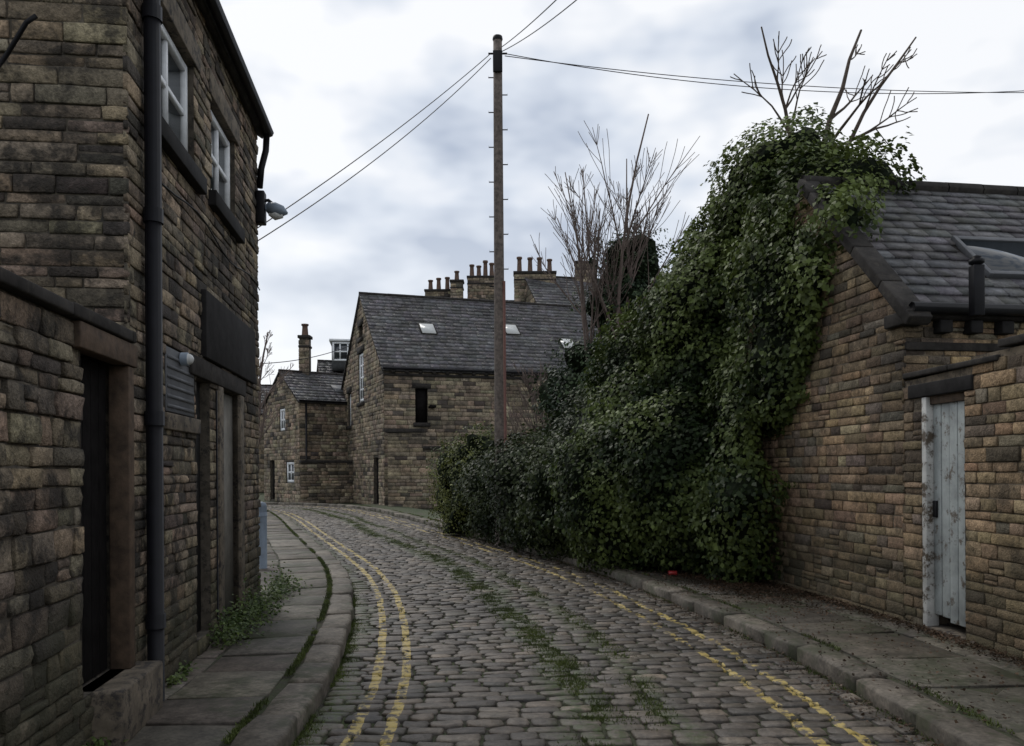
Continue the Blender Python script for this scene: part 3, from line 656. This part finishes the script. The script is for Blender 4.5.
foliage('tree_mass',DT,9000,.55,(.05,.045,.035),(.10,.075,.05),amp=1.0,parent=G,sprigs=0,seed=21,shell=1.0)
# ------------------------------------------------------------ telegraph pole + wires
G=group('telegraph_pole'); pb=V(-.25,17,0); pt=10.75
tubes('shaft',[([pb+Z*z for z in np.linspace(0,pt,8)],np.linspace(.125,.095,8))],M['pole'],14,G)
lathe('pole_cap',(pb[0],pb[1],pt),[(.10,-.03),(.11,.0),(.1,.06),(0,.09)],M['black'],G)
tubes('conduit',[([pb+V(.11,-.06,.1),pb+V(.10,-.06,5.6)],.035)],M['rust'],8,G)
ln=[]
for i in range(13):
    z=5.5+i*.37; sx=1 if i%2 else -1
    ln.append(([pb+V(sx*.05,0,z),pb+V(sx*.2,0,z),pb+V(sx*.2,0,z+.05)],.012))
tubes('step_irons',ln,M['black'],6,G)
wbox(WF,pb[0]-.10,pb[0]+.10,pb[1]-.15,pb[1]-.09,pt-.75,pt-.3,M['black'],'junction_box',G,.01)
tubes('crossarm',[([pb+V(-.2,0,pt-.3),pb+V(.2,0,pt-.3)],.02)],M['black'],6,G)
def wire(a,b_,sag,r=.009):
    t=np.linspace(0,1,24)[:,None]; p=np.asarray(a)*(1-t)+np.asarray(b_)*t; p[:,2]-=(4*sag*t*(1-t))[:,0]; return (p,r)
tp=pb+Z*(pt-.35)
ov=group('overhead_wires')
def ray(px_,py_,Y): return V((px_-512)/800*Y,Y,1.6+(470-py_)/800*Y)
tubes('wires',[wire(tp+V(-.15,0,.05),ray(235,242,11),.12),wire(tp+V(-.15,0,-.05),ray(235,254,11),.22),
 wire(tp+V(.15,0,0),V(12.5,18.6,10.3),.22),wire(tp+V(.15,0,.05),V(12.5,18.2,10.2),.40),
 wire(tp+V(.1,0,.2),ray(600,-40,9),.05),wire(tp+V(.1,0,.1),ray(690,-100,8),.15),
 wire(ray(262,362,38),ray(350,345,46),.2,.02)],M['black'],5,ov)
# ------------------------------------------------------------ weeds, grass, litter
P=[]
for _ in range(4200):
    y=random.uniform(6.3,10.2) if random.random()<.85 else random.uniform(4,6.5)
    c=P0+d*yU(y); hh=abs(random.gauss(0,.13)); w=abs(random.gauss(0,.13))*(1 if y>6.5 else .3)
    if nz((y,0,0),1.7,2)<-.2: continue
    P.append(c+nL*(.04+w)+Z*(.13+max(0,hh*(1-w*2)*(1 if y>6.5 else .25))))
P=np.array(P); leaves('weeds',P,np.tile([.3,-.2,1.],(len(P),1))+rng.normal(0,.5,(len(P),3)),np.full(len(P),.036),ell_cols(P,(.035,.06,.016),(.10,.135,.04),4),drop=0)
def blades(name,P,hgt,cols):
    n=len(P); a=rng.uniform(0,2*math.pi,n); w=.005; t=np.stack([np.cos(a),np.sin(a),0*a],1)*w
    lean=rng.normal(0,.5,(n,3)); lean[:,2]=1; h=hgt*rng.uniform(.5,1.4,(n,1))
    vs=np.stack([P-t,P+t,P+lean*h+t*.2,P+lean*h-t*.2],1).reshape(-1,3)
    mesh_np(name,vs,np.arange(n*4).reshape(-1,4),M['leaf'],cols=cols)
P=[]
for _ in range(140000):
    s=random.uniform(s_of_y(3),s_of_y(34)); r=random.random()
    if r<.40: w=random.gauss(-.12,.09)+.1*math.sin(s*.6)
    elif r<.56: w=random.gauss(.42,.06)+.06*math.sin(s*.9)
    elif r<.72: w=-HW+abs(random.gauss(0,.05))
    elif r<.78: w=HW-abs(random.gauss(0,.05))
    elif r<.93: w=-HW-.285+random.gauss(0,.014)
    else: w=HW+.285+random.gauss(0,.02)
    if nz((w*2,s*1.3,0),1.0,4)+.35*nz((w*6,s*6,0),1,1)<(-.2 if r<.56 else (-.2 if .78<r<.93 else .02)): continue
    P.append((w,s,.125 if abs(w)>HW else .002))
P=np.array(P)
W=roadmap(P[:,0],P[:,1],P[:,2])
c=ell_cols(W,(.045,.06,.018),(.10,.125,.036),2)
blades('grass_tufts',W,.020,c)
P=[];
for _ in range(16000):
    r=random.random()
    if r<.55: y=random.gauss(9.8,.9); w=random.gauss(2.9,.33)
    elif r<.72: y=random.uniform(4.5,14); w=random.uniform(1.6,3.5)
    elif r<.92:
        y=random.uniform(4.5,10); pnt=A+dY*((7.64-y)/.9966) if y<7.64 else A+gR*((y-7.64)/gR[1])
        P.append(V(pnt[0]-abs(random.gauss(0,.09))-.03,y,.13+random.uniform(0,.03))); continue
    else:
        s_=random.uniform(s_of_y(4),s_of_y(22)); P.append(roadmap(HW-abs(random.gauss(0,.12)),s_,.02)); continue
    if w<HW-.3: continue
    P.append(roadmap(w,s_of_y(y),.135+random.uniform(0,.015) if w>HW else .022))
P=np.array(P); leaves('leaf_litter',P,np.tile([0,0,1.],(len(P),1))+rng.normal(0,.35,(len(P),3)),np.full(len(P),.026),ell_cols(P,(.03,.02,.012),(.11,.07,.045),3),drop=0)
G=group('drinks_can'); cpn=roadmap(2.45,s_of_y(10.5),.165)
tubes('can_body',[([cpn+V(-.06,0,0),cpn+V(-.055,0,0),cpn+V(.0,.01,.005),cpn+V(.055,0,0),cpn+V(.06,0,0)],[.026,.033,.028,.033,.026])],plain('red_can',(.35,.03,.03),.3,bs=0),12,G)
# ------------------------------------------------------------ world / light / camera
w=bpy.data.worlds.new('World'); S.world=w; w.use_nodes=True; nt=w.node_tree; nt.nodes.clear()
out=N(nt,'ShaderNodeOutputWorld'); sky=N(nt,'ShaderNodeTexSky',sky_type='NISHITA'); sky.sun_disc=False
EL,AZ=math.radians(48),math.radians(-35)
sky.sun_elevation=EL; sky.sun_rotation=AZ
b1=N(nt,'ShaderNodeBackground'); b1.inputs['Strength'].default_value=.10; nt.links.new(sky.outputs[0],b1.inputs['Color'])
tc=N(nt,'ShaderNodeTexCoord').outputs['Generated']
mp=N(nt,'ShaderNodeMapping'); mp.inputs['Scale'].default_value=(1,1,2.0); mp.inputs['Location'].default_value=(.3,.1,.4); nt.links.new(tc,mp.inputs['Vector'])
n1=noise_node(nt,mp.outputs[0],3.1,4,.52)
cl=ramp(nt,n1,[(.38,(.44,.50,.61)),(.47,(.70,.75,.83)),(.56,(.95,.96,.98))])
sx=N(nt,'ShaderNodeSeparateXYZ'); nt.links.new(tc,sx.inputs[0])
hz=ramp(nt,sx.outputs[2],[(.0,.8),(.14,.55),(.32,.0)])
cl=mix(nt,hz,cl,(.92,.94,.97))
b2=N(nt,'ShaderNodeBackground'); b2.inputs['Strength'].default_value=1.08; nt.links.new(cl,b2.inputs['Color'])
ms=N(nt,'ShaderNodeMixShader'); ms.inputs[0].default_value=.9
nt.links.new(b1.outputs[0],ms.inputs[1]); nt.links.new(b2.outputs[0],ms.inputs[2]); nt.links.new(ms.outputs[0],out.inputs['Surface'])
sl=bpy.data.lights.new('sun','SUN'); sl.energy=1.1; sl.angle=math.radians(18); sl.color=(1,.95,.88)
so=bpy.data.objects.new('sun',sl); COL.objects.link(so)
dirv=Vector((math.sin(AZ)*math.cos(EL),math.cos(AZ)*math.cos(EL),math.sin(EL)))
so.rotation_euler=dirv.to_track_quat('Z','Y').to_euler()
cam=bpy.data.cameras.new('camera'); co=bpy.data.objects.new('camera',cam); COL.objects.link(co)
cam.sensor_width=36; cam.lens=28.125; cam.shift_y=97/1024; cam.clip_end=3000; cam.clip_start=.05
co.location=(0,0,1.6); co.rotation_euler=(math.radians(90),math.radians(0.35),0)
S.camera=co
S.view_settings.view_transform='Standard'; S.view_settings.look='None'; S.view_settings.exposure=0
